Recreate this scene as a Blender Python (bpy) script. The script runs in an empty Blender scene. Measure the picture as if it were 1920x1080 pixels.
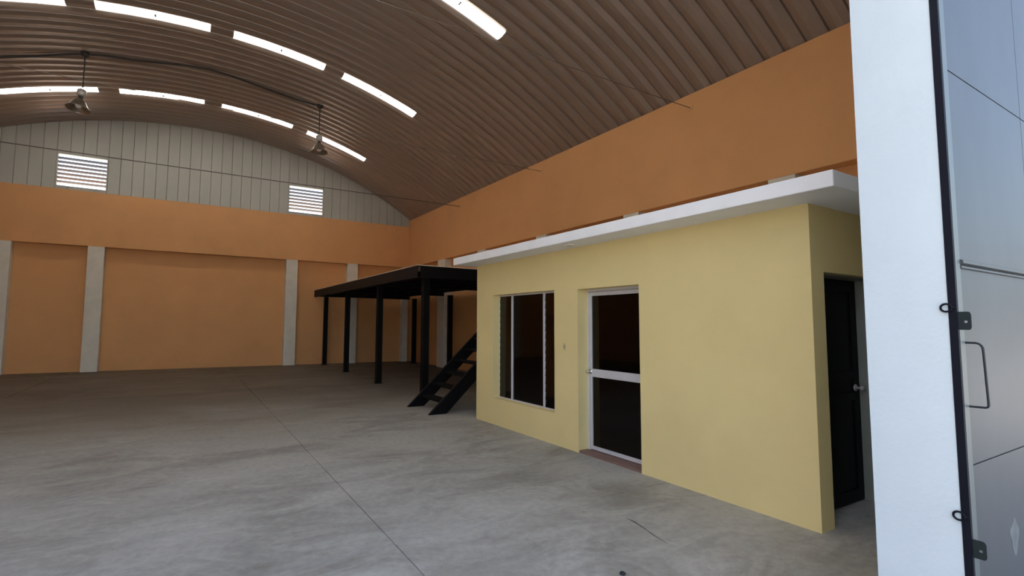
import bpy, bmesh, math, random
from mathutils import Vector, Matrix

random.seed(7)
scene = bpy.context.scene
col = scene.collection

# ------------------------------------------------------------------ camera
H = 1.62
cam_data = bpy.data.cameras.new('camera')
cam = bpy.data.objects.new('camera', cam_data)
col.objects.link(cam)
Fw = Vector((0.50114617, 0.86216256, 0.07435216))
Rt = Vector((0.86425848, -0.50299487, 0.00731003))
Up = Vector((-0.04370119, -0.06059609, 0.99720525))
cam.matrix_world = Matrix(((Rt.x, Up.x, -Fw.x, 0), (Rt.y, Up.y, -Fw.y, 0), (Rt.z, Up.z, -Fw.z, H), (0, 0, 0, 1)))
cam_data.sensor_fit = 'HORIZONTAL'
cam_data.sensor_width = 36.0
cam_data.lens = 36.0 * 933.15 / 1920.0
cam_data.shift_x = (960 - 893.23) / 1920.0
cam_data.shift_y = (537.78 - 540) / 1920.0
cam_data.clip_start = 0.02
cam_data.clip_end = 500
scene.camera = cam

# ------------------------------------------------------------------ sky, sun, exposure
SUN_EL, SUN_AZ = math.radians(60), math.radians(-55)     # azimuth from +y (behind the building), negative = left
world = bpy.data.worlds.new('sky')
scene.world = world
world.use_nodes = True
wn = world.node_tree
bg = wn.nodes['Background']
sky = wn.nodes.new('ShaderNodeTexSky')
sky.sky_type = 'NISHITA'
sky.sun_disc = False
sky.sun_elevation = SUN_EL
sky.sun_rotation = SUN_AZ
sky.air_density = 1.0
sky.dust_density = 4.0
sky.ozone_density = 1.0
wn.links.new(sky.outputs[0], bg.inputs[0])
bg.inputs[1].default_value = 0.41
sun_data = bpy.data.lights.new('sun', 'SUN')
sun_data.energy = 19.0
sun_data.angle = math.radians(0.6)
sun_data.color = (1.0, 0.95, 0.88)
sun = bpy.data.objects.new('sun', sun_data)
col.objects.link(sun)
sd = Vector((math.sin(SUN_AZ) * math.cos(SUN_EL), math.cos(SUN_AZ) * math.cos(SUN_EL), math.sin(SUN_EL)))
sun.rotation_euler = sd.to_track_quat('Z', 'Y').to_euler()
sun.location = (0, 0, 30)
vs = scene.view_settings
vs.view_transform = 'Standard'
vs.look = 'None'
vs.exposure = 1.12
vs.gamma = 1.0
vs.use_curve_mapping = False

# ------------------------------------------------------------------ materials
def srgb(r, g, b):
    f = lambda c: (c / 255 / 12.92) if c / 255 <= 0.04045 else ((c / 255 + 0.055) / 1.055) ** 2.4
    return (f(r), f(g), f(b), 1)

def new_mat(name):
    m = bpy.data.materials.new(name)
    m.use_nodes = True
    nt = m.node_tree
    return m, nt, nt.nodes['Principled BSDF']

def noise_mat(name, base, var=0.08, scale=2.0, rough=0.6, metal=0.0, bump=0.0, bump_scale=60.0, stretch=(1, 1, 1), tint=None, spec=0.5):
    """flat coat with soft blotches of a second tint and a fine relief"""
    m, nt, p = new_mat(name)
    N, L = nt.nodes, nt.links
    geo = N.new('ShaderNodeNewGeometry')
    mp = N.new('ShaderNodeMapping')
    mp.inputs['Scale'].default_value = stretch
    L.new(geo.outputs['Position'], mp.inputs['Vector'])
    no = N.new('ShaderNodeTexNoise')
    no.inputs['Scale'].default_value = scale
    no.inputs['Detail'].default_value = 6
    no.inputs['Roughness'].default_value = 0.6
    L.new(mp.outputs[0], no.inputs['Vector'])
    rp = N.new('ShaderNodeValToRGB')
    rp.color_ramp.elements[0].position = 0.3
    rp.color_ramp.elements[1].position = 0.7
    t = tint if tint else base
    rp.color_ramp.elements[0].color = tuple(c * (1 - var) for c in t[:3]) + (1,)
    rp.color_ramp.elements[1].color = tuple(min(1, c * (1 + var)) for c in base[:3]) + (1,)
    L.new(no.outputs['Fac'], rp.inputs[0])
    L.new(rp.outputs[0], p.inputs['Base Color'])
    p.inputs['Roughness'].default_value = rough
    p.inputs['Metallic'].default_value = metal
    p.inputs['Specular IOR Level'].default_value = spec
    if bump > 0:
        n2 = N.new('ShaderNodeTexNoise')
        n2.inputs['Scale'].default_value = bump_scale
        n2.inputs['Detail'].default_value = 4
        L.new(geo.outputs['Position'], n2.inputs['Vector'])
        b = N.new('ShaderNodeBump')
        b.inputs['Strength'].default_value = bump
        b.inputs['Distance'].default_value = 0.01
        L.new(n2.outputs['Fac'], b.inputs['Height'])
        L.new(b.outputs[0], p.inputs['Normal'])
    return m

def lin(r, g, b):
    return (r, g, b, 1)

M = {}
M['orange'] = noise_mat('orange_paint', lin(0.70, 0.36, 0.145), 0.05, 0.9, 0.75, bump=0.15, bump_scale=40)
M['pilaster'] = noise_mat('off_white_paint', lin(0.70, 0.66, 0.57), 0.07, 3.0, 0.7, bump=0.15, bump_scale=40)
M['yellow'] = noise_mat('yellow_paint', lin(0.74, 0.59, 0.27), 0.04, 1.2, 0.65, bump=0.12, bump_scale=50)
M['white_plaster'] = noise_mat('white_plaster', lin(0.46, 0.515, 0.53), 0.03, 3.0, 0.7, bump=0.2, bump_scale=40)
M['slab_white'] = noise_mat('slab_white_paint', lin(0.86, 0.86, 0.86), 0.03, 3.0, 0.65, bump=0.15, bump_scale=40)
M['roof'] = noise_mat('galvanised_roof', lin(0.335, 0.265, 0.215), 0.06, 1.5, 0.42, metal=0.45, stretch=(0.3, 3, 1))
M['gable'] = noise_mat('galvanised_gable', lin(0.46, 0.455, 0.40), 0.07, 0.8, 0.6, metal=0.2, stretch=(1, 1, 0.6))
M['black'] = noise_mat('black_steel', lin(0.0045, 0.004, 0.004), 0.2, 4.0, 0.6, spec=0.12)
M['plywood'] = noise_mat('deck_plywood', lin(0.74, 0.57, 0.40), 0.08, 3.0, 0.6, stretch=(0.4, 3, 1))
M['black_deck'] = noise_mat('dark_brown_steel', lin(0.016, 0.011, 0.010), 0.2, 4.0, 0.6, spec=0.15)
M['door_black'] = noise_mat('black_door_paint', lin(0.0035, 0.0035, 0.004), 0.2, 4.0, 0.5, spec=0.15)
M['alu'] = noise_mat('white_aluminium', lin(0.62, 0.60, 0.60), 0.04, 6.0, 0.4, metal=0.2)
M['louver'] = noise_mat('louver_steel', lin(0.10, 0.12, 0.15), 0.05, 6.0, 0.7)
M['gate'] = noise_mat('gate_paint', lin(0.044, 0.048, 0.049), 0.10, 2.2, 0.48, metal=0.0, spec=0.30, stretch=(1.2, 1, 0.5), tint=lin(0.038, 0.042, 0.042), bump=0.04, bump_scale=8)
M['smear'] = noise_mat('pale_smear', lin(0.085, 0.092, 0.092), 0.3, 14.0, 0.6)
M['gate_frame'] = noise_mat('gate_frame_paint', lin(0.068, 0.080, 0.072), 0.06, 3.0, 0.5)
M['gate_seal'] = noise_mat('gate_edge_steel', lin(0.003, 0.0035, 0.008), 0.2, 5.0, 0.6, spec=0.15)
M['gate_metal'] = noise_mat('gate_fitting_steel', lin(0.010, 0.016, 0.016), 0.2, 8.0, 0.5, spec=0.25)
M['gate_handle'] = noise_mat('gate_handle_steel', lin(0.012, 0.014, 0.016), 0.2, 8.0, 0.5, spec=0.3)
M['wire'] = noise_mat('dark_wire', lin(0.035, 0.030, 0.027), 0.2, 5.0, 0.6)
M['rod_brown'] = noise_mat('tie_rod_dull_steel', lin(0.17, 0.13, 0.10), 0.2, 5.0, 0.6)
M['rod'] = noise_mat('tie_rod_steel', lin(0.10, 0.085, 0.075), 0.2, 5.0, 0.5, metal=0.3)
M['lamp_body'] = noise_mat('lamp_housing', lin(0.42, 0.39, 0.36), 0.1, 9.0, 0.45, metal=0.4)
M['lamp_shade'] = noise_mat('lamp_reflector', lin(0.30, 0.26, 0.21), 0.15, 9.0, 0.3, metal=0.75)
M['bulb'] = noise_mat('lamp_bulb', lin(0.85, 0.85, 0.82), 0.02, 9.0, 0.15)
M['switch'] = noise_mat('switch_plate', lin(0.62, 0.51, 0.27), 0.03, 9.0, 0.4)
M['switch_key'] = noise_mat('switch_rocker', lin(0.30, 0.25, 0.16), 0.03, 9.0, 0.4)
M['threshold'] = noise_mat('brown_threshold_tile', lin(0.20, 0.115, 0.09), 0.15, 6.0, 0.5)
M['dirt'] = noise_mat('joint_dirt', lin(0.055, 0.05, 0.045), 0.2, 8.0, 0.9)
M['crack'] = noise_mat('crack_dirt', lin(0.10, 0.097, 0.09), 0.25, 20.0, 0.95, spec=0.05)
M['lump'] = noise_mat('black_rubber', lin(0.012, 0.013, 0.013), 0.2, 30.0, 0.8)
M['office_inside'] = noise_mat('office_inside_paint', lin(0.20, 0.15, 0.10), 0.05, 1.0, 0.8)
M['grey_steel'] = noise_mat('grey_door_frame_paint', lin(0.20, 0.205, 0.17), 0.1, 4.0, 0.6)
M['chrome'] = noise_mat('door_knob_metal', lin(0.60, 0.58, 0.54), 0.05, 8.0, 0.3, metal=0.9)

def concrete(name, c1, c2, c3, scale=0.45, rear_tone=None):
    m, nt, p = new_mat(name)
    N, L = nt.nodes, nt.links
    geo = N.new('ShaderNodeNewGeometry')
    def nz(sc, det, stretch, rough=0.6, dist=0.0):
        mp = N.new('ShaderNodeMapping')
        mp.inputs['Scale'].default_value = stretch
        mp.inputs['Rotation'].default_value = (0, 0, 0.25)
        L.new(geo.outputs['Position'], mp.inputs['Vector'])
        n = N.new('ShaderNodeTexNoise')
        n.inputs['Scale'].default_value = sc
        n.inputs['Detail'].default_value = det
        n.inputs['Roughness'].default_value = rough
        n.inputs['Distortion'].default_value = dist
        L.new(mp.outputs[0], n.inputs['Vector'])
        return n
    big = nz(scale, 4, (1, 1.5, 1), 0.55, 0.6)
    mid = nz(1.5, 7, (0.6, 1.3, 1), 0.70, 1.4)
    fine = nz(14, 5, (1, 1, 1), 0.7)
    r1 = N.new('ShaderNodeValToRGB')
    r1.color_ramp.elements[0].position, r1.color_ramp.elements[1].position = 0.36, 0.64
    r1.color_ramp.elements[0].color, r1.color_ramp.elements[1].color = c2, c1
    L.new(big.outputs['Fac'], r1.inputs[0])
    r2 = N.new('ShaderNodeValToRGB')
    r2.color_ramp.elements[0].position, r2.color_ramp.elements[1].position = 0.40, 0.66
    r2.color_ramp.elements[0].color, r2.color_ramp.elements[1].color = (0, 0, 0, 1), (0.70, 0.70, 0.70, 1)
    L.new(mid.outputs['Fac'], r2.inputs[0])
    mx = N.new('ShaderNodeMixRGB')
    L.new(r2.outputs[0], mx.inputs[0]); L.new(r1.outputs[0], mx.inputs[1])
    mx.inputs[2].default_value = c3
    r3 = N.new('ShaderNodeValToRGB')
    r3.color_ramp.elements[0].position, r3.color_ramp.elements[1].position = 0.3, 0.7
    r3.color_ramp.elements[0].color, r3.color_ramp.elements[1].color = (0.83, 0.83, 0.83, 1), (1.10, 1.10, 1.10, 1)
    L.new(fine.outputs['Fac'], r3.inputs[0])
    mu = N.new('ShaderNodeMixRGB'); mu.blend_type = 'MULTIPLY'; mu.inputs[0].default_value = 1
    L.new(mx.outputs[0], mu.inputs[1]); L.new(r3.outputs[0], mu.inputs[2])
    out = mu
    if rear_tone:
        # base colour turns darker and browner towards the rear bays, with a ragged edge
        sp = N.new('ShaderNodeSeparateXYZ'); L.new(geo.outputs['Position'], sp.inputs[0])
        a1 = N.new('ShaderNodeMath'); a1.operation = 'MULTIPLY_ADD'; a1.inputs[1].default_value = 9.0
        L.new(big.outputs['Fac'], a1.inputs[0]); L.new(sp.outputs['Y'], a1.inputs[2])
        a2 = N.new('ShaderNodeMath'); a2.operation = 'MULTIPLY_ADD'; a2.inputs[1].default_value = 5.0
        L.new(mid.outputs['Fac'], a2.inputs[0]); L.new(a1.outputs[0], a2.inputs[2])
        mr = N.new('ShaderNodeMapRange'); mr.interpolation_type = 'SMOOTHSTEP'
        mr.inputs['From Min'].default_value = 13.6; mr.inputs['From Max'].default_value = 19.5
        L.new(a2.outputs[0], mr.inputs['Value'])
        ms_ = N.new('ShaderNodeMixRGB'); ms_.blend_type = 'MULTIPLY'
        L.new(mr.outputs[0], ms_.inputs[0]); L.new(mu.outputs[0], ms_.inputs[1]); ms_.inputs[2].default_value = rear_tone
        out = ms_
    L.new(out.outputs[0], p.inputs['Base Color'])
    p.inputs['Roughness'].default_value = 0.62
    p.inputs['Specular IOR Level'].default_value = 0.35
    b = N.new('ShaderNodeBump'); b.inputs['Strength'].default_value = 0.12; b.inputs['Distance'].default_value = 0.01
    L.new(mid.outputs['Fac'], b.inputs['Height']); L.new(b.outputs[0], p.inputs['Normal'])
    return m

M['concrete'] = concrete('floor_concrete', lin(0.39, 0.378, 0.335), lin(0.225, 0.21, 0.18), lin(0.47, 0.455, 0.405), rear_tone=(0.36, 0.31, 0.265, 1))
M['ground'] = concrete('yard_concrete', lin(0.27, 0.26, 0.245), lin(0.21, 0.20, 0.19), lin(0.24, 0.235, 0.22))

# translucent skylight sheet
m, nt, p = new_mat('skylight_sheet')
nt.nodes.remove(p)
tr = nt.nodes.new('ShaderNodeBsdfTranslucent'); tr.inputs[0].default_value = (0.80, 0.79, 0.74, 1)
df = nt.nodes.new('ShaderNodeBsdfDiffuse'); df.inputs[0].default_value = (0.6, 0.6, 0.58, 1)
ms = nt.nodes.new('ShaderNodeMixShader'); ms.inputs[0].default_value = 0.15
nt.links.new(tr.outputs[0], ms.inputs[1]); nt.links.new(df.outputs[0], ms.inputs[2])
nt.links.new(ms.outputs[0], nt.nodes['Material Output'].inputs[0])
M['skylight'] = m

# smoked glass
def glass(name, tint, gloss):
    m, nt, p = new_mat(name)
    nt.nodes.remove(p)
    t = nt.nodes.new('ShaderNodeBsdfTransparent'); t.inputs[0].default_value = tint
    g = nt.nodes.new('ShaderNodeBsdfGlossy'); g.inputs[0].default_value = (1, 1, 1, 1); g.inputs[1].default_value = 0.04
    fr = nt.nodes.new('ShaderNodeFresnel'); fr.inputs[0].default_value = 1.45
    mu = nt.nodes.new('ShaderNodeMath'); mu.operation = 'MULTIPLY'; mu.inputs[1].default_value = gloss
    nt.links.new(fr.outputs[0], mu.inputs[0])
    ms = nt.nodes.new('ShaderNodeMixShader')
    nt.links.new(mu.outputs[0], ms.inputs[0]); nt.links.new(t.outputs[0], ms.inputs[1]); nt.links.new(g.outputs[0], ms.inputs[2])
    nt.links.new(ms.outputs[0], nt.nodes['Material Output'].inputs[0])
    return m
M['glass_dark'] = glass('smoked_glass', (0.16, 0.13, 0.12, 1), 0.55)
M['glass_slat'] = glass('smoked_slat_glass', (0.20, 0.17, 0.16, 1), 1.0)

# ------------------------------------------------------------------ builders
class MB:
    """collects faces in world coordinates and links them as one mesh object"""
    def __init__(self):
        self.v, self.f, self.sm = [], [], []
    def add(self, vs, fs, smooth=False):
        o = len(self.v)
        self.v += [tuple(x) for x in vs]
        self.f += [tuple(i + o for i in q) for q in fs]
        self.sm += [smooth] * len(fs)
        return self
    def box(self, x0, x1, y0, y1, z0, z1):
        v = [(x0, y0, z0), (x1, y0, z0), (x1, y1, z0), (x0, y1, z0), (x0, y0, z1), (x1, y0, z1), (x1, y1, z1), (x0, y1, z1)]
        return self.add(v, [(3, 2, 1, 0), (4, 5, 6, 7), (0, 1, 5, 4), (1, 2, 6, 5), (2, 3, 7, 6), (3, 0, 4, 7)])
    def prism(self, poly, axis, a0, a1):
        """polygon (u, w) extruded along an axis: 'x' -> (y,z), 'y' -> (x,z), 'z' -> (x,y)"""
        n = len(poly)
        mk = {'x': lambda u, w, a: (a, u, w), 'y': lambda u, w, a: (u, a, w), 'z': lambda u, w, a: (u, w, a)}[axis]
        v = [mk(u, w, a0) for u, w in poly] + [mk(u, w, a1) for u, w in poly]
        fs = [tuple(range(n)), tuple(range(2 * n - 1, n - 1, -1))]
        fs += [(i, (i + 1) % n, n + (i + 1) % n, n + i)[::-1] for i in range(n)]
        return self.add(v, fs)
    def tube(self, pts, r, seg=8, closed=False):
        pts = [Vector(q) for q in pts]
        n = len(pts)
        rings = []
        ref = None
        for i, q in enumerate(pts):
            if closed:
                d = (pts[(i + 1) % n] - pts[i - 1])
            else:
                d = pts[min(i + 1, n - 1)] - pts[max(i - 1, 0)]
            d.normalize()
            if ref is None:
                ref = d.orthogonal().normalized()
            ref = (ref - d * ref.dot(d)).normalized()
            b = d.cross(ref)
            rings.append([q + (ref * math.cos(t) + b * math.sin(t)) * r for t in [2 * math.pi * k / seg for k in range(seg)]])
        v = [x for rg in rings for x in rg]
        fs = []
        for i in range(n if closed else n - 1):
            j = (i + 1) % n
            for k in range(seg):
                k2 = (k + 1) % seg
                fs.append((i * seg + k, i * seg + k2, j * seg + k2, j * seg + k))
        self.add(v, fs, True)
        if not closed:
            self.add(rings[0], [tuple(range(seg - 1, -1, -1))])
            self.add(rings[-1], [tuple(range(seg))])
        return self
    def lathe(self, prof, c, seg=24, mat=None):
        """profile (r, z) spun about the z axis at c; mat tilts it"""
        v = []
        for r, z in prof:
            for k in range(seg):
                t = 2 * math.pi * k / seg
                q = Vector((r * math.cos(t), r * math.sin(t), z))
                if mat: q = mat @ q
                v.append(q + Vector(c))
        fs = []
        for i in range(len(prof) - 1):
            for k in range(seg):
                k2 = (k + 1) % seg
                fs.append((i * seg + k, i * seg + k2, (i + 1) * seg + k2, (i + 1) * seg + k))
        return self.add(v, fs, True)
    def mesh(self, name, mat, off=(0, 0, 0)):
        me = bpy.data.meshes.new(name)
        me.from_pydata([(x - off[0], y - off[1], z - off[2]) for x, y, z in self.v], [], self.f)
        me.polygons.foreach_set('use_smooth', self.sm)
        bm = bmesh.new(); bm.from_mesh(me)
        bmesh.ops.recalc_face_normals(bm, faces=bm.faces)
        bm.to_mesh(me); bm.free()
        me.materials.append(M[mat])
        me.update()
        return me
    def build(self, name, mat, parent=None, loc=None, bevel=0.0, label=None):
        """loc = the object's own origin, in world coordinates"""
        base = Vector(loc) if loc else (world_loc(parent) if parent else Vector((0, 0, 0)))
        o = bpy.data.objects.new(name, self.mesh(name, mat, base))
        col.objects.link(o)
        if parent:
            o.parent = parent
            o.location = base - world_loc(parent)
        else:
            o.location = base
        if bevel > 0:
            bv = o.modifiers.new('bevel', 'BEVEL'); bv.width = bevel; bv.segments = 2; bv.limit_method = 'ANGLE'
        if label:
            o['label'] = label
        return o

def world_loc(o):
    v = Vector(o.location)
    while o.parent:
        o = o.parent
        v += Vector(o.location)
    return v

def tag(o, label, cat, group=None):
    o['label'] = label; o['category'] = cat
    if group: o['group'] = group
    return o

def struct(o, label=None):
    o['kind'] = 'structure'
    if label: o['label'] = label
    return o

def empty(name, loc):
    e = bpy.data.objects.new(name, None)
    e.empty_display_size = 0.2
    col.objects.link(e)
    e.location = loc
    return e

def inst(name, me, parent, loc):
    o = bpy.data.objects.new(name, me)
    col.objects.link(o)
    o.parent = parent
    o.location = Vector(loc) - world_loc(parent)
    return o

# ------------------------------------------------------------------ dimensions (metres, camera above the origin)
XO, YN, YF, HO = 4.379, 2.116, 7.507, 2.631        # office front plane, near end, far end, wall height
XR, XL, YB = 8.247, -7.71, 20.057                  # right wall, left wall, back wall faces
HB, HBT, HR = 4.035, 5.808, 6.05                   # beam soffit, back band top, right wall top
YI, YO = 1.123, 0.822                              # front wall inner and outer face
XJ, XJL, HD = 2.80, -6.9, 5.4                      # portal jambs and head
AXC, AZC, AR = 0.27, -5.84, 14.36                  # vault circle
REC = 0.28                                         # depth of the recessed wall fields
EXT = 0.25

def arch(x):
    return AZC + math.sqrt(max(0.0, AR * AR - (x - AXC) ** 2))

# ------------------------------------------------------------------ floor: slabs with open joints
fl = MB().box(XL - 0.4, XR + 0.4, YI - 0.05, YB + 0.4, -0.25, -0.08).build('floor', 'dirt')
struct(fl, 'grey concrete warehouse floor of large slabs with narrow joints')
xs = [XL - 0.2, -3.2, 1.4, 6.0, XR + 0.2]
ys = [YI] + [3.57 + 2.38 * k for k in range(7)] + [YB + 0.2]
slab_cache = {}
for i in range(len(xs) - 1):
    for j in range(len(ys) - 1):
        w, d = xs[i + 1] - xs[i] - 0.007, ys[j + 1] - ys[j] - 0.007
        key = (round(w, 4), round(d, 4))
        if key not in slab_cache:
            b = 0.0015
            mb = MB()
            mb.add([(0, 0, -0.08), (w, 0, -0.08), (w, d, -0.08), (0, d, -0.08), (0, 0, -b), (w, 0, -b), (w, d, -b), (0, d, -b),
                    (b, b, 0), (w - b, b, 0), (w - b, d - b, 0), (b, d - b, 0)],
                   [(3, 2, 1, 0), (0, 1, 5, 4), (1, 2, 6, 5), (2, 3, 7, 6), (3, 0, 4, 7), (4, 5, 9, 8), (5, 6, 10, 9), (6, 7, 11, 10), (7, 4, 8, 11), (8, 9, 10, 11)])
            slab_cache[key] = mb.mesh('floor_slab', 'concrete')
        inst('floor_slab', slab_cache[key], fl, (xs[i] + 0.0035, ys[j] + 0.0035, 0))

cpts = [(3.275, 3.10, 0.001), (3.27, 3.01, 0.009), (3.255, 2.93, 0.006), (3.225, 2.83, 0.004), (3.20, 2.75, 0.006), (3.185, 2.67, 0.003), (3.165, 2.58, 0.001)]
poly = [(x - w, y) for x, y, w in cpts] + [(x + w, y) for x, y, w in reversed(cpts)]
MB().prism(poly, 'z', -0.002, 0.0008).build('floor_crack', 'crack', fl)

gr = MB().box(-70, 70, -70, YI - 0.006, -0.25, 0.0).box(-70, XL - 0.45, YI, 80, -0.25, -0.01).box(XR + 0.45, 70, YI, 80, -0.25, -0.01).box(XL - 0.45, XR + 0.45, YB + 0.45, 80, -0.25, -0.01).build('ground', 'ground')
struct(gr, 'light concrete yard outside the warehouse')

# ------------------------------------------------------------------ walls
wr = MB().box(XR + REC, XR + REC + EXT, YO, YB + 0.4, -0.05, HR + 0.05).build('wall_right', 'orange')
struct(wr, 'orange side wall above and behind the yellow office')
MB().box(XR, XR + REC + 0.01, YI - 0.05, YB + 0.12, HB, HR + 0.04).build('ring_beam', 'orange', wr, bevel=0.008)
for yc, w in ((4.37, 0.43), (7.54, 0.43), (10.71, 0.46), (13.9, 0.48), (16.85, 0.60)):
    MB().box(XR - 0.002, XR + REC + 0.01, yc - w / 2, yc + w / 2, -0.01, HB).build('pilaster', 'pilaster', wr, loc=(XR, yc, 0), bevel=0.006)

wb = MB().box(XL - 0.4, XR + 0.4, YB + REC, YB + REC + EXT, -0.05, HBT + 0.02).build('wall_back', 'orange')
struct(wb, 'orange back wall with off-white pilasters under a sheet metal gable')
MB().box(XL - 0.12, XR + 0.05, YB, YB + REC + 0.01, HB, HBT).build('ring_beam', 'orange', wb, bevel=0.008)
for x0, x1 in ((-5.14, -4.70), (-2.84, -2.40), (3.23, 3.65), (5.59, 6.01), (8.0, XR)):
    MB().box(x0, x1, YB - 0.002, YB + REC + 0.01, -0.01, HB).build('pilaster', 'pilaster', wb, loc=((x0 + x1) / 2, YB, 0), bevel=0.006)

wl = MB().box(XL - REC - EXT, XL - REC, YO, YB + 0.4, -0.05, HR + 0.05).build('wall_left', 'orange')
struct(wl, 'orange side wall left of the camera')
MB().box(XL - REC - 0.01, XL, YI - 0.05, YB + 0.12, HB, HR + 0.04).build('ring_beam', 'orange', wl, bevel=0.008)

# front wall with the wide gate opening (a solid of one outline with the vault top)
def front_wall():
    mb = MB()
    mb.box(XJ, XR + 0.35, YO, YI, -0.05, HD)
    mb.box(XL - 0.35, XJL, YO, YI, -0.05, HD)
    n = 30
    x0, x1 = XL - 0.35, XR + 0.35
    top = [(x0 + (x1 - x0) * k / n) for k in range(n + 1)]
    poly = [(x1, HD), ] + [(x, max(HR, arch(x)) + 0.12) for x in reversed(top)] + [(x0, HD)]
    mb.prism(poly, 'y', YO, YI)
    return mb
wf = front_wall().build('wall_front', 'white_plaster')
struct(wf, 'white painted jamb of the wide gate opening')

# ------------------------------------------------------------------ back gable of sheet metal panels, louvre vents let in
PX = 1.0 / 3.0
LV = [(3.22 - 21 * PX, 3.22 - 17 * PX), (3.22, 3.22 + 4 * PX)]
LZ0, LZ1 = 5.885, 6.975
YG = YB + 0.03
def gable_sheet(x0, x1, z0, z1=None):
    mb = MB()
    prof = [(0, 0.030), (0.010, 0.0), (0.110, 0.0), (PX - 0.110, 0.0), (PX - 0.010, 0.0), (PX + 0.003, 0.030)]
    pts = []
    for u, dy in prof:
        x = x0 + u
        zt = z1 if z1 is not None else arch(x) + 0.07
        pts.append((x, YG + dy, z0, max(zt, z0 + 0.01)))
    v = [(x, y, a) for x, y, a, b in pts] + [(x, y, b) for x, y, a, b in pts]
    n = len(pts)
    mb.add(v, [(i, i + 1, n + i + 1, n + i) for i in range(n - 1)])
    return mb
k = -33
while True:
    x0 = 3.22 + k * PX
    if x0 > XR + 0.02: break
    inl = None
    for a, b in LV:
        if a - 0.01 <= x0 < b - 0.01: inl = (a, b)
    if x0 > XL - 0.05:
        if inl:
            gable_sheet(x0, x0 + PX, HBT - 0.01, LZ0).build('gable_panel', 'gable', wb, loc=(x0, YG, HBT))
            gable_sheet(x0, x0 + PX, LZ1).build('gable_panel', 'gable', wb, loc=(x0, YG, LZ1))
        else:
            gable_sheet(x0, x0 + PX, HBT - 0.01).build('gable_panel', 'gable', wb, loc=(x0, YG, HBT))
    k += 1

for (a, b), lab in zip(LV, ('louvred vent in the back gable, the wider-looking one at the left of the picture',
                            'louvred vent in the back gable, the one nearer the right wall')):
    e = empty('louver_vent', ((a + b) / 2, YG, LZ0))
    tag(e, lab, 'vent', 'louvred vents in the back gable')
    f = MB()
    t = 0.035
    f.box(a, b, YG - 0.012, YG + 0.12, LZ0, LZ0 + t).box(a, b, YG - 0.012, YG + 0.12, LZ1 - t, LZ1)
    f.box(a, a + t, YG - 0.012, YG + 0.12, LZ0 + t, LZ1 - t).box(b - t, b, YG - 0.012, YG + 0.12, LZ0 + t, LZ1 - t)
    f.build('frame', 'gable', e)
    ns = 8
    st = (LZ1 - LZ0 - 2 * t) / ns
    sm = None
    for q in range(1, ns):
        zc = LZ0 + t + st * q
        loc = ((a + b) / 2, YG + 0.06, zc)
        if sm is None:
            mb = MB()
            mb.prism([(YG + 0.003, zc + 0.036), (YG + 0.108, zc - 0.016), (YG + 0.108, zc - 0.025), (YG + 0.003, zc + 0.026)], 'x', a + t, b - t)
            sm = mb.mesh('slat', 'louver', loc)
        inst('slat', sm, e, loc)

# ------------------------------------------------------------------ vaulted roof of arched sheets
PY, Y0 = 0.329, 3.6
A0, A1 = -34.9, 34.9
RPROF = [(-0.002, 0.085), (0.017, 0.040), (0.120, 0.002), (PY - 0.120, 0.002), (PY - 0.013, 0.040), (PY + 0.002, 0.085)]
def roof_sheet(a0, a1, mat, name):
    n = max(3, int(round((a1 - a0) / 2.2)))
    v = []
    for i in range(n + 1):
        a = math.radians(a0 + (a1 - a0) * i / n)
        for y, dr in RPROF:
            r = AR + dr
            v.append((AXC + r * math.sin(a), y, AZC + r * math.cos(a)))
    w = len(RPROF)
    fs = [(i * w + j, i * w + j + 1, (i + 1) * w + j + 1, (i + 1) * w + j) for i in range(n) for j in range(w - 1)]
    mb = MB(); mb.add(v, fs)
    return mb.mesh(name, mat)
ce = empty('ceiling', (0, 0, 0))
struct(ce, 'arched brown-grey roof of curved steel sheets with translucent skylights')
full = roof_sheet(A0, A1, 'roof', 'roof_panel')
SEG = [(-19.7, -11.05), (-9.0, -0.3), (1.7, 10.35), (12.35, 20.95)]
cuts = [A0] + [q for s in SEG for q in s] + [A1]
gaps = [roof_sheet(cuts[2 * i], cuts[2 * i + 1], 'roof', 'roof_panel') for i in range(5)]
skyl = [roof_sheet(a, b, 'skylight', 'skylight_panel') for a, b in SEG]
clips = []
for a, b in SEG:
    am = math.radians((a + b) / 2)
    mb = MB()
    for yy in (0.035, 0.09):
        q = Vector((AXC + (AR - 0.004) * math.sin(am), yy, AZC + (AR - 0.004) * math.cos(am)))
        mb.lathe([(0, 0), (0.022, 0), (0.022, -0.018), (0, -0.018)], q, 8)
    clips.append(mb.mesh('clip', 'rod_brown'))
for k in range(-8, 51):
    y = Y0 + PY * k
    if k in (0, 14, 28, 42):
        for g in gaps: inst('roof_panel', g, ce, (0, y, 0))
        for s in skyl:
            o = inst('skylight_panel', s, ce, (0, y, 0)); o['label'] = 'bright translucent skylight sheet'
            inst('clip', clips[skyl.index(s)], o, (0, y, 0))
    else:
        inst('roof_panel', full, ce, (0, y, 0))

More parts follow.
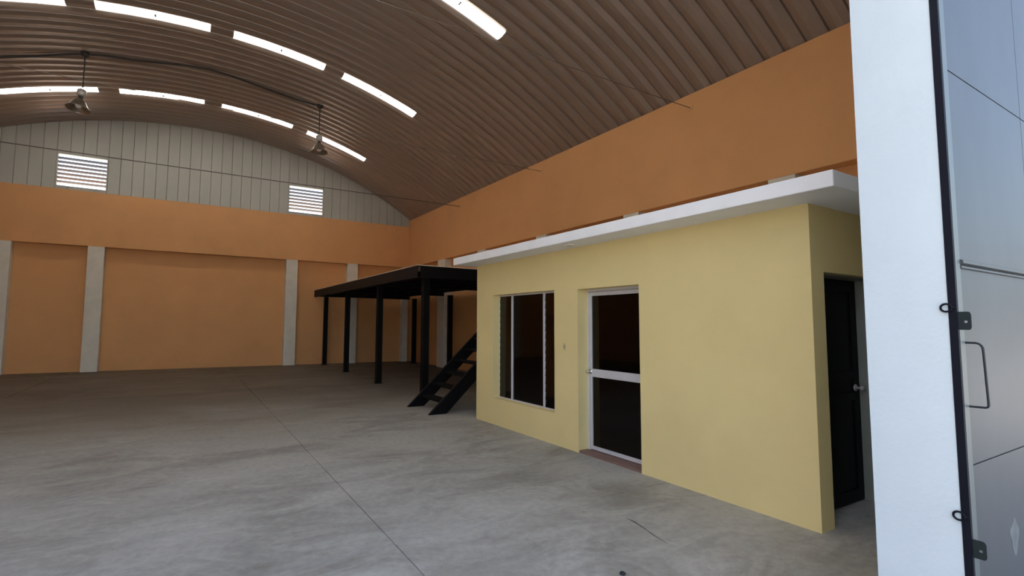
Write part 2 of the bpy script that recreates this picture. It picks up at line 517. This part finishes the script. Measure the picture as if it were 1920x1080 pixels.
# ------------------------------------------------------------------ office walls and roof slab
WT = 0.20
W0, W1, WZ0, WZ1 = 5.394, 6.975, 0.420, 2.095      # window opening
D0, D1, DZ1 = 3.905, 4.920, 2.078                  # front door opening
S0, S1, SZ1 = 4.568, 5.60, 2.075                   # end door opening
mb = MB()
x0, x1 = XO, XO + WT
mb.box(x0, x1, YN, D0, 0, HO).box(x0, x1, D0, D1, DZ1, HO).box(x0, x1, D1, W0, 0, HO)
mb.box(x0, x1, W0, W1, 0, WZ0).box(x0, x1, W0, W1, WZ1, HO).box(x0, x1, W1, YF, 0, HO)
wo = mb.build('wall_office_front', 'yellow')
struct(wo, 'pale yellow office wall with a window and a glazed door')
mb = MB()
mb.box(x1, S1 + 0.0, YN, YN + 0.22, SZ1, HO).box(S1, XR - 0.003, YN, YN + 0.22, 0, HO)
mb.box(x1 - 0.001, x1 + 0.001, YN, YN + 0.22, 0, SZ1)
we = mb.build('wall_office_end', 'yellow')
struct(we, 'pale yellow end wall of the office with a black door')
struct(MB().box(x1, XR - 0.003, YF - 0.15, YF, 0, HO).build('wall_office_far', 'yellow'), 'pale yellow far wall of the office')
sl = MB().box(3.985, XR - 0.003, 1.752, 7.665, HO, 2.755).build('ceiling_office', 'slab_white', bevel=0.008)
struct(sl, 'white overhanging concrete roof slab of the yellow office')
MB().box(4.09, 4.19, 4.74, 4.84, HO - 0.022, HO).build('soffit_lamp_holder', 'pilaster', sl, bevel=0.006)

# office window: two jalousie strips beside a fixed pane
XW = XO + 0.125
win = empty('window_1', (XW, (W0 + W1) / 2, WZ0))
struct(win, 'tall office window with smoked pane and glass slats on both sides')
ma, mb_ = 6.595, 5.775
fr = MB()
fr.box(XW - 0.004, XW + 0.035, W0, W1, WZ0, WZ0 + 0.020).box(XW - 0.004, XW + 0.035, W0, W1, WZ1 - 0.024, WZ1)
fr.box(XW + 0.004, XW + 0.035, W1 - 0.012, W1, WZ0 + 0.020, WZ1 - 0.024).box(XW + 0.004, XW + 0.035, W0, W0 + 0.012, WZ0 + 0.020, WZ1 - 0.024)
fr.build('window_frame', 'alu', win)
for yc in (ma, mb_):
    MB().box(XW - 0.012, XW + 0.030, yc - 0.020, yc + 0.020, WZ0 + 0.012, WZ1 - 0.02).build('mullion', 'alu', win, loc=(XW, yc, WZ0), bevel=0.004)
MB().box(XW + 0.005, XW + 0.011, mb_ + 0.02, ma - 0.02, WZ0 + 0.020, WZ1 - 0.024).build('pane', 'glass_dark', win)
NS = 15
sh = (WZ1 - WZ0 - 0.044) / NS
for ya, yb in ((ma + 0.021, W1 - 0.02), (W0 + 0.02, mb_ - 0.021)):
    sm = None
    for q in range(NS):
        zc = WZ0 + 0.020 + sh * (q + 0.5)
        loc = (XW, (ya + yb) / 2, zc)
        if sm is None:
            g = MB()
            g.prism([(XW - 0.004, zc - sh * 0.53), (XW + 0.001, zc - sh * 0.53), (XW + 0.011, zc + sh * 0.53), (XW + 0.006, zc + sh * 0.53)], 'y', ya, yb)
            sm = g.mesh('slat', 'glass_slat', loc)
        inst('slat', sm, win, loc)

# glazed front door
XD = XO + 0.165
dr = empty('door_1', (XD, (D0 + D1) / 2, 0.03))
struct(dr, 'aluminium framed office door with two smoked glass panes')
MB().box(XO + 0.012, XO + WT + 0.02, D0, D1, 0.0, 0.03).build('threshold', 'threshold', dr)
f = MB()
f.box(XD, XD + 0.035, D1 - 0.035, D1, 0.03, DZ1).box(XD, XD + 0.035, D0, D0 + 0.035, 0.03, DZ1).box(XD, XD + 0.035, D0 + 0.035, D1 - 0.035, DZ1 - 0.03, DZ1)
f.build('door_frame', 'alu', dr)
lf = MB()
a, b = D0 + 0.04, D1 - 0.04
lf.box(XD + 0.004, XD + 0.040, b - 0.035, b, 0.04, DZ1 - 0.035).box(XD + 0.004, XD + 0.040, a, a + 0.035, 0.04, DZ1 - 0.035)
lf.box(XD + 0.004, XD + 0.040, a + 0.035, b - 0.035, DZ1 - 0.085, DZ1 - 0.035).box(XD + 0.004, XD + 0.040, a + 0.035, b - 0.035, 0.04, 0.085)
leaf = lf.build('door_leaf', 'alu', dr)
MB().box(XD - 0.004, XD + 0.046, a + 0.035, b - 0.035, 0.955, 1.055).build('mid_rail', 'alu', leaf, bevel=0.004)
MB().box(XD + 0.018, XD + 0.024, a + 0.03, b - 0.03, 0.08, 0.96).build('pane', 'glass_dark', leaf)
MB().box(XD + 0.018, XD + 0.024, a + 0.03, b - 0.03, 1.05, DZ1 - 0.08).build('pane', 'glass_dark', leaf)
kn = MB()
ky, kz = b - 0.018, 1.02
RX = Matrix.Rotation(-math.pi / 2, 3, 'Y')
kn.lathe([(0.0, 0.075), (0.018, 0.073), (0.026, 0.060), (0.022, 0.046), (0.011, 0.038), (0.011, 0.012), (0.028, 0.010), (0.030, 0.0)], (XD + 0.004, ky, kz), 16, RX)
kn.build('door_knob', 'chrome', leaf)

# black panel door in the end wall
YD = 2.315
d2 = empty('door_2', ((S0 + S1) / 2, YD, 0))
struct(d2, 'black panelled door recessed in the office end wall')
fm = MB().box(S1 - 0.014, S1, YN + 0.002, YD + 0.05, 0.0, SZ1).box(S0 + 0.012, S1 - 0.014, YN + 0.06, YD + 0.05, SZ1 - 0.014, SZ1)
fm.build('door_frame', 'grey_steel', d2)
l2 = MB().box(S0 + 0.015, S1 - 0.018, YD + 0.012, YD + 0.045, 0.012, SZ1 - 0.018)
lo = l2.build('door_leaf', 'door_black', d2)
fr = MB()
for za, zb in ((0.012, 0.12), (0.93, 1.0), (1.13, 1.20), (SZ1 - 0.12, SZ1 - 0.018)):
    fr.box(S0 + 0.015, S1 - 0.018, YD, YD + 0.0125, za, zb)
for xa, xb in ((S0 + 0.015, S0 + 0.13), (5.02, 5.14), (S1 - 0.12, S1 - 0.018)):
    fr.box(xa, xb, YD - 0.0005, YD + 0.0125, 0.1, SZ1 - 0.11)
fr.build('rails', 'door_black', lo)
kn = MB()
kx, kz = 5.50, 1.045
RY = Matrix.Rotation(math.pi / 2, 3, 'X')
kn.lathe([(0.0, 0.075), (0.018, 0.073), (0.028, 0.058), (0.022, 0.044), (0.011, 0.036), (0.011, 0.012), (0.030, 0.010), (0.032, 0.0)], (kx, YD, kz), 16, RY)
kn.build('door_knob', 'lamp_body', lo)

# light switch
sw = empty('light_switch', (XO, 5.177, 1.27))
tag(sw, 'narrow light switch plate on the yellow wall between window and door', 'switch')
MB().box(XO - 0.008, XO - 0.0005, 5.150, 5.204, 1.276, 1.376).build('plate', 'switch', sw, bevel=0.003)
MB().box(XO - 0.013, XO - 0.008, 5.166, 5.188, 1.302, 1.350).build('rocker', 'switch_key', sw, bevel=0.002)

# ------------------------------------------------------------------ mezzanine
PX0, PX1, PY0, PY1, PZ = 4.30, XR - 0.01, 9.95, YB - 0.02, 2.90
mz = empty('mezzanine', ((PX0 + PX1) / 2, (PY0 + PY1) / 2, 0))
tag(mz, 'black steel mezzanine platform on slim posts behind the yellow office', 'mezzanine')
for q in range(8):
    ya, yb = PY0 - 0.005 + (PY1 - PY0) * q / 8, PY0 - 0.008 + (PY1 - PY0) * (q + 1) / 8
    MB().box(PX0 - 0.006, PX1, ya, yb, PZ - 0.016, PZ).build('deck_board', 'plywood', mz, loc=((PX0 + PX1) / 2, ya, PZ))
def channel(x, y0, y1, z0, z1, s, d=0.07, t=0.012):
    """C-shaped edge beam along y; s = +1 opens towards +x"""
    return [(x, z0), (x + s * d, z0), (x + s * d, z0 + t), (x + s * t, z0 + t), (x + s * t, z1 - t), (x + s * d, z1 - t), (x + s * d, z1), (x, z1)]
MB().prism(channel(PX0, 0, 0, 2.625, PZ - 0.017, 1), 'y', PY0, PY1).build('edge_beam', 'black_deck', mz)
c = channel(PY0, 0, 0, 2.625, PZ - 0.017, 1)
MB().prism(c, 'x', PX0 + 0.071, PX1).build('edge_beam', 'black', mz)
for yj in (13.15, 16.6, 19.9):
    MB().box(PX0 + 0.08, PX1, yj - 0.05, yj + 0.05, 2.64, PZ - 0.017).build('cross_beam', 'black', mz)
jm = MB().box(0, 0.05, 0, PY1 - PY0 - 0.1, 2.72, PZ - 0.018).mesh('joist', 'black')
for q in range(6):
    inst('joist', jm, mz, (PX0 + 0.55 + q * 0.6, PY0 + 0.075, 0))
pm = MB()
s = 0.073
pm.box(-s, s, -s, s, 0.012, 2.63).box(-0.10, 0.10, -0.10, 0.10, 0.0, 0.012)
pm = pm.mesh('post', 'black')
for x, y in ((4.72, 19.85), (4.66, 16.6), (4.56, 13.1), (4.62, 10.22), (8.08, 18.95), (8.08, 15.75), (8.08, 10.22)):
    inst('post', pm, mz, (x, y, 0))

# stair
st = empty('steel_stair', (3.8, 8.67, 0))
tag(st, 'black steel open stair climbing behind the yellow office to the mezzanine', 'stair')
SL = 0.93
def stringer(y0, y1):
    xe = 3.79 + 2.9 / SL
    w = 0.345
    poly = [(3.79, 0.0), (3.79 + w, 0.0), (xe + w, (xe - 3.79) * SL), (xe, (xe - 3.79) * SL)]
    return MB().prism(poly, 'y', y0, y1)
stringer(9.13, 9.19).build('stringer', 'black', st)
stringer(8.15, 8.21).build('stringer', 'black', st)
tm = MB().box(-0.12, 0.12, 8.21, 9.13, -0.02, 0.02).mesh('tread', 'black', (0, 8.67, 0))
for q in range(12):
    z = 0.20 + 0.222 * q
    inst('tread', tm, st, (3.79 + 0.17 + z / SL, 8.67, z))
MB().box(6.9, 8.1, 8.15, PY0 - 0.005, 2.84, 2.90).build('landing', 'black', st)

# ------------------------------------------------------------------ tie rods, conduit, lamps
for y, z, lab in ((6.0, 5.81, 'thin tie rod across the vault nearest the camera, above the office'),
                  (10.69, 5.81, 'thin tie rod across the vault between the nearest and the farthest rods'),
                  (15.41, 5.79, 'thin tie rod crossing in front of the back gable above the louvres')):
    e = empty('tie_rod', (XR, y, z))
    tag(e, lab, 'tie rod', 'tie rods across the vault')
    MB().tube([(XL - 0.01, y, z), (-2, y, z - 0.012), (2.5, y, z - 0.012), (XR + 0.01, y, z)], 0.011 if y > 15 else 0.007, 6).build('rod', 'rod' if y > 15 else 'rod_brown', e)
    MB().box(XR - 0.010, XR + 0.005, y - 0.05, y + 0.05, z - 0.05, z + 0.05).build('anchor_plate', 'orange', e)

def on_arch(deg, y, drop=0.03):
    a = math.radians(deg)
    return (AXC + (AR - drop) * math.sin(a), y, AZC + (AR - drop) * math.cos(a))
pts = []
wob = [(-30, 15.2), (-24, 15.35), (-19, 15.5), (-15, 15.42), (-12.5, 15.25), (-10.94, 15.2), (-9.5, 15.2), (-7, 15.26), (-4.5, 15.2), (-2, 15.05), (0, 15.0), (2, 15.08), (4.7, 15.22), (7, 15.28), (9, 15.28), (10.5, 15.2), (11.92, 15.12)]
for (d0, y0), (d1, y1) in zip(wob[:-1], wob[1:]):
    for q in range(3):
        t = q / 3
        pts.append(on_arch(d0 + (d1 - d0) * t, y0 + (y1 - y0) * t))
pts.append(on_arch(11.92, 15.12))
cd = MB().tube(pts, 0.026, 6).build('electrical_conduit', 'wire', loc=pts[0])
tag(cd, 'dark electrical conduit running along the vault between the two hanging lamps', 'conduit')

def lamp(deg, y, zbot, tilt, lab):
    top = Vector(on_arch(deg, y, 0.0))
    e = empty('pendant_lamp', (top.x, y, zbot))
    tag(e, lab, 'lamp', 'bell-shaped hanging lamps')
    zs = zbot + 0.60
    R = Matrix.Rotation(tilt[0], 3, 'Y') @ Matrix.Rotation(tilt[1], 3, 'X')
    piv = Vector((top.x, y, zs))
    def T(mb):
        mb.v = [tuple(R @ (Vector(v) - piv) + piv) for v in mb.v]
        return mb
    MB().lathe([(0, 0.0), (0.09, 0.0), (0.09, -0.08), (0.05, -0.11), (0, -0.11)], (top.x, y, top.z + 0.02), 16).build('ceiling_box', 'wire', e)
    ch = MB().tube([(top.x, y, top.z - 0.08), (top.x, y, zs)], 0.016, 6)
    ch.build('stem', 'wire', e)
    T(MB().tube([(top.x + 0.035 * math.cos(t), y, zs - 0.035 + 0.035 * math.sin(t)) for t in [2 * math.pi * k / 12 for k in range(12)]], 0.009, 6, True)).build('hook', 'wire', e)
    T(MB().lathe([(0, 0), (0.055, -0.005), (0.095, -0.03), (0.10, -0.15), (0.075, -0.19), (0, -0.19)], (top.x, y, zs - 0.06), 20)).build('ballast_housing', 'lamp_body', e)
    T(MB().lathe([(0.045, 0.02), (0.045, -0.05), (0.06, -0.07), (0.06, -0.09)], (top.x, y, zs - 0.25), 16)).build('socket_neck', 'wire', e)
    bell = [(0.062, 0.0), (0.10, -0.02), (0.135, -0.07), (0.165, -0.13), (0.20, -0.19), (0.235, -0.23), (0.255, -0.25), (0.258, -0.262),
            (0.250, -0.262), (0.248, -0.252), (0.228, -0.228), (0.193, -0.186), (0.158, -0.126), (0.128, -0.066), (0.095, -0.018), (0.055, -0.004)]
    T(MB().lathe(bell, (top.x, y, zs - 0.335), 28)).build('bell_shade', 'lamp_shade', e)
    T(MB().lathe([(0.0, 0.0), (0.03, -0.01), (0.035, -0.06), (0.075, -0.14), (0.080, -0.18), (0.060, -0.225), (0.0, -0.245)], (top.x, y, zs - 0.32), 20)).build('bulb', 'bulb', e)
lamp(-10.94, 15.2, 6.78, (0.10, -0.10), 'bell-shaped hanging lamp over the left louvre, tilted a little')
lamp(11.92, 15.12, 6.74, (-0.02, -0.05), 'bell-shaped hanging lamp at the right end of the conduit')

# ------------------------------------------------------------------ sliding gate parked against the outside of the jamb
YGT = 0.792
gt = empty('sliding_gate', (3.9, YGT, 0.02))
tag(gt, 'grey sheet steel gate leaf parked beside the white jamb', 'gate')
GX0, GX1, GZ0, GZ1 = 2.80, 5.05, 0.03, 5.45
MB().box(GX0 - 0.004, GX0 + 0.010, YGT + 0.001, YGT + 0.028, GZ0, GZ1).build('edge_strip', 'gate_seal', gt)
f = MB()
f.box(GX0 + 0.0101, GX0 + 0.062, YGT, YGT + 0.027, GZ0, GZ1)
f.box(GX1 - 0.06, GX1, YGT, YGT + 0.027, GZ0, GZ1)
f.box(GX0 + 0.062, GX1 - 0.06, YGT, YGT + 0.027, GZ0, GZ0 + 0.06).box(GX0 + 0.062, GX1 - 0.06, YGT, YGT + 0.027, GZ1 - 0.06, GZ1)
f.build('gate_frame', 'gate_frame', gt)
gx = [GX0 + 0.062, 3.90, GX1 - 0.06]
gz = [GZ0 + 0.06, 1.045, 1.893, 2.762, 3.62, 4.48, GZ1 - 0.06]
for i in range(2):
    for j in range(6):
        g = 0.003
        MB().box(gx[i] + g, gx[i + 1] - g, YGT + 0.005, YGT + 0.009, gz[j] + g, gz[j + 1] - g).build('sheet_panel', 'gate', gt, loc=((gx[i] + gx[i + 1]) / 2, YGT, (gz[j] + gz[j + 1]) / 2))
MB().box(gx[0], gx[2], YGT + 0.010, YGT + 0.024, gz[0], gz[-1]).build('backing_sheet', 'gate_metal', gt)
# pressed rail across the middle
mb = MB()
mb.prism([(YGT + 0.005, 1.872), (YGT - 0.004, 1.876), (YGT - 0.004, 1.884), (YGT + 0.004, 1.890), (YGT - 0.010, 1.896), (YGT - 0.010, 1.908), (YGT + 0.005, 1.914)], 'x', gx[0] + 0.002, GX1 - 0.062)
mb.build('pressed_rail', 'gate', gt)
# pull handle
hx = 2.868
hp = [(hx, YGT + 0.006, 1.556), (hx, YGT - 0.030, 1.556), (hx, YGT - 0.040, 1.553), (hx, YGT - 0.048, 1.545), (hx, YGT - 0.052, 1.534), (hx, YGT - 0.053, 1.51),
      (hx, YGT - 0.058, 1.315), (hx, YGT - 0.058, 1.300), (hx, YGT - 0.055, 1.293), (hx, YGT - 0.048, 1.290), (hx, YGT + 0.006, 1.289)]
MB().tube(hp, 0.0045, 8).build('pull_handle', 'gate_handle', gt)
# lock tabs with a hole
def tab(z0, z1):
    """plate standing out from the gate edge, pierced by a lock hole"""
    mb = MB()
    ya, yb, r = YGT - 0.040, YGT + 0.002, 0.010
    zc = (z0 + z1) / 2
    n = 32
    yh, rh = ya + 0.017, 0.0055
    outer, inner = [], []
    for k in range(n):
        t = 2 * math.pi * k / n
        dx, dz = math.cos(t), math.sin(t)
        hx = (yb - yh) if dx > 0 else (yh - ya)
        hz = (z1 - zc)
        q = min(hx / abs(dx) if abs(dx) > 1e-6 else 9, hz / abs(dz) if abs(dz) > 1e-6 else 9)
        px, pz = dx * q, dz * q
        if dx < 0 and px < -(hx - r) and abs(pz) > hz - r:
            c0 = Vector((-(hx - r), math.copysign(hz - r, pz)))
            px, pz = c0 + (Vector((px, pz)) - c0).normalized() * r
        outer.append((yh + px, zc + pz)); inner.append((yh + dx * rh, zc - 0.004 + dz * rh))
    xa, xb = GX0 + 0.002, GX0 + 0.007
    v = [(xa, y, z) for y, z in outer] + [(xa, y, z) for y, z in inner] + [(xb, y, z) for y, z in outer] + [(xb, y, z) for y, z in inner]
    fs = []
    for k in range(n):
        k2 = (k + 1) % n
        fs += [(k, k2, n + k2, n + k), (2 * n + k2, 2 * n + k, 3 * n + k, 3 * n + k2), (k2, k, 2 * n + k, 2 * n + k2), (n + k, n + k2, 3 * n + k2, 3 * n + k)]
    mb.add(v, fs)
    return mb
tab(1.610, 1.686).build('lock_tab', 'gate_metal', gt)
tab(0.690, 0.762).build('lock_tab', 'gate_metal', gt)
# eye bolts on the leading edge
for z in (1.703, 0.845):
    mb = MB()
    yc, r, xr_ = YGT + 0.034, 0.0165, GX0 - 0.008
    mb.tube([(xr_, yc + 1.1 * r * math.cos(t), z + r * math.sin(t)) for t in [2 * math.pi * k / 20 for k in range(20)]], 0.0042, 8, True)
    mb.tube([(xr_, yc - 1.1 * r, z), (xr_ + 0.002, YGT + 0.006, z)], 0.0042, 8)
    mb.build('eye_bolt', 'gate_seal', gt)
# worn pale smear on the lower sheet
n = 28
rim = [(3.335 + (0.055 + 0.012 * math.sin(3 * t) + 0.008 * math.sin(5 * t + 1)) * math.cos(t), 0.665 + (0.075 + 0.010 * math.sin(4 * t + 2)) * math.sin(t)) for t in [2 * math.pi * k / n for k in range(n)]]
MB().prism(rim, 'y', YGT + 0.0042, YGT + 0.0049).build('paint_smear', 'smear', gt)

# small black lump on the floor
lm = MB()
lm.lathe([(0.0, 0.0), (0.017, 0.0), (0.020, 0.006), (0.016, 0.013), (0.007, 0.017), (0.0, 0.018)], (2.53, 2.43, 0.0), 10)
lm.v = [(x + random.uniform(-.002, .002), y + random.uniform(-.002, .002), max(0, z + random.uniform(-.001, .001))) for x, y, z in lm.v]
tag(lm.build('rubber_lump', 'lump', loc=(2.53, 2.43, 0)), 'small black lump lying on the concrete at the bottom edge', 'debris')
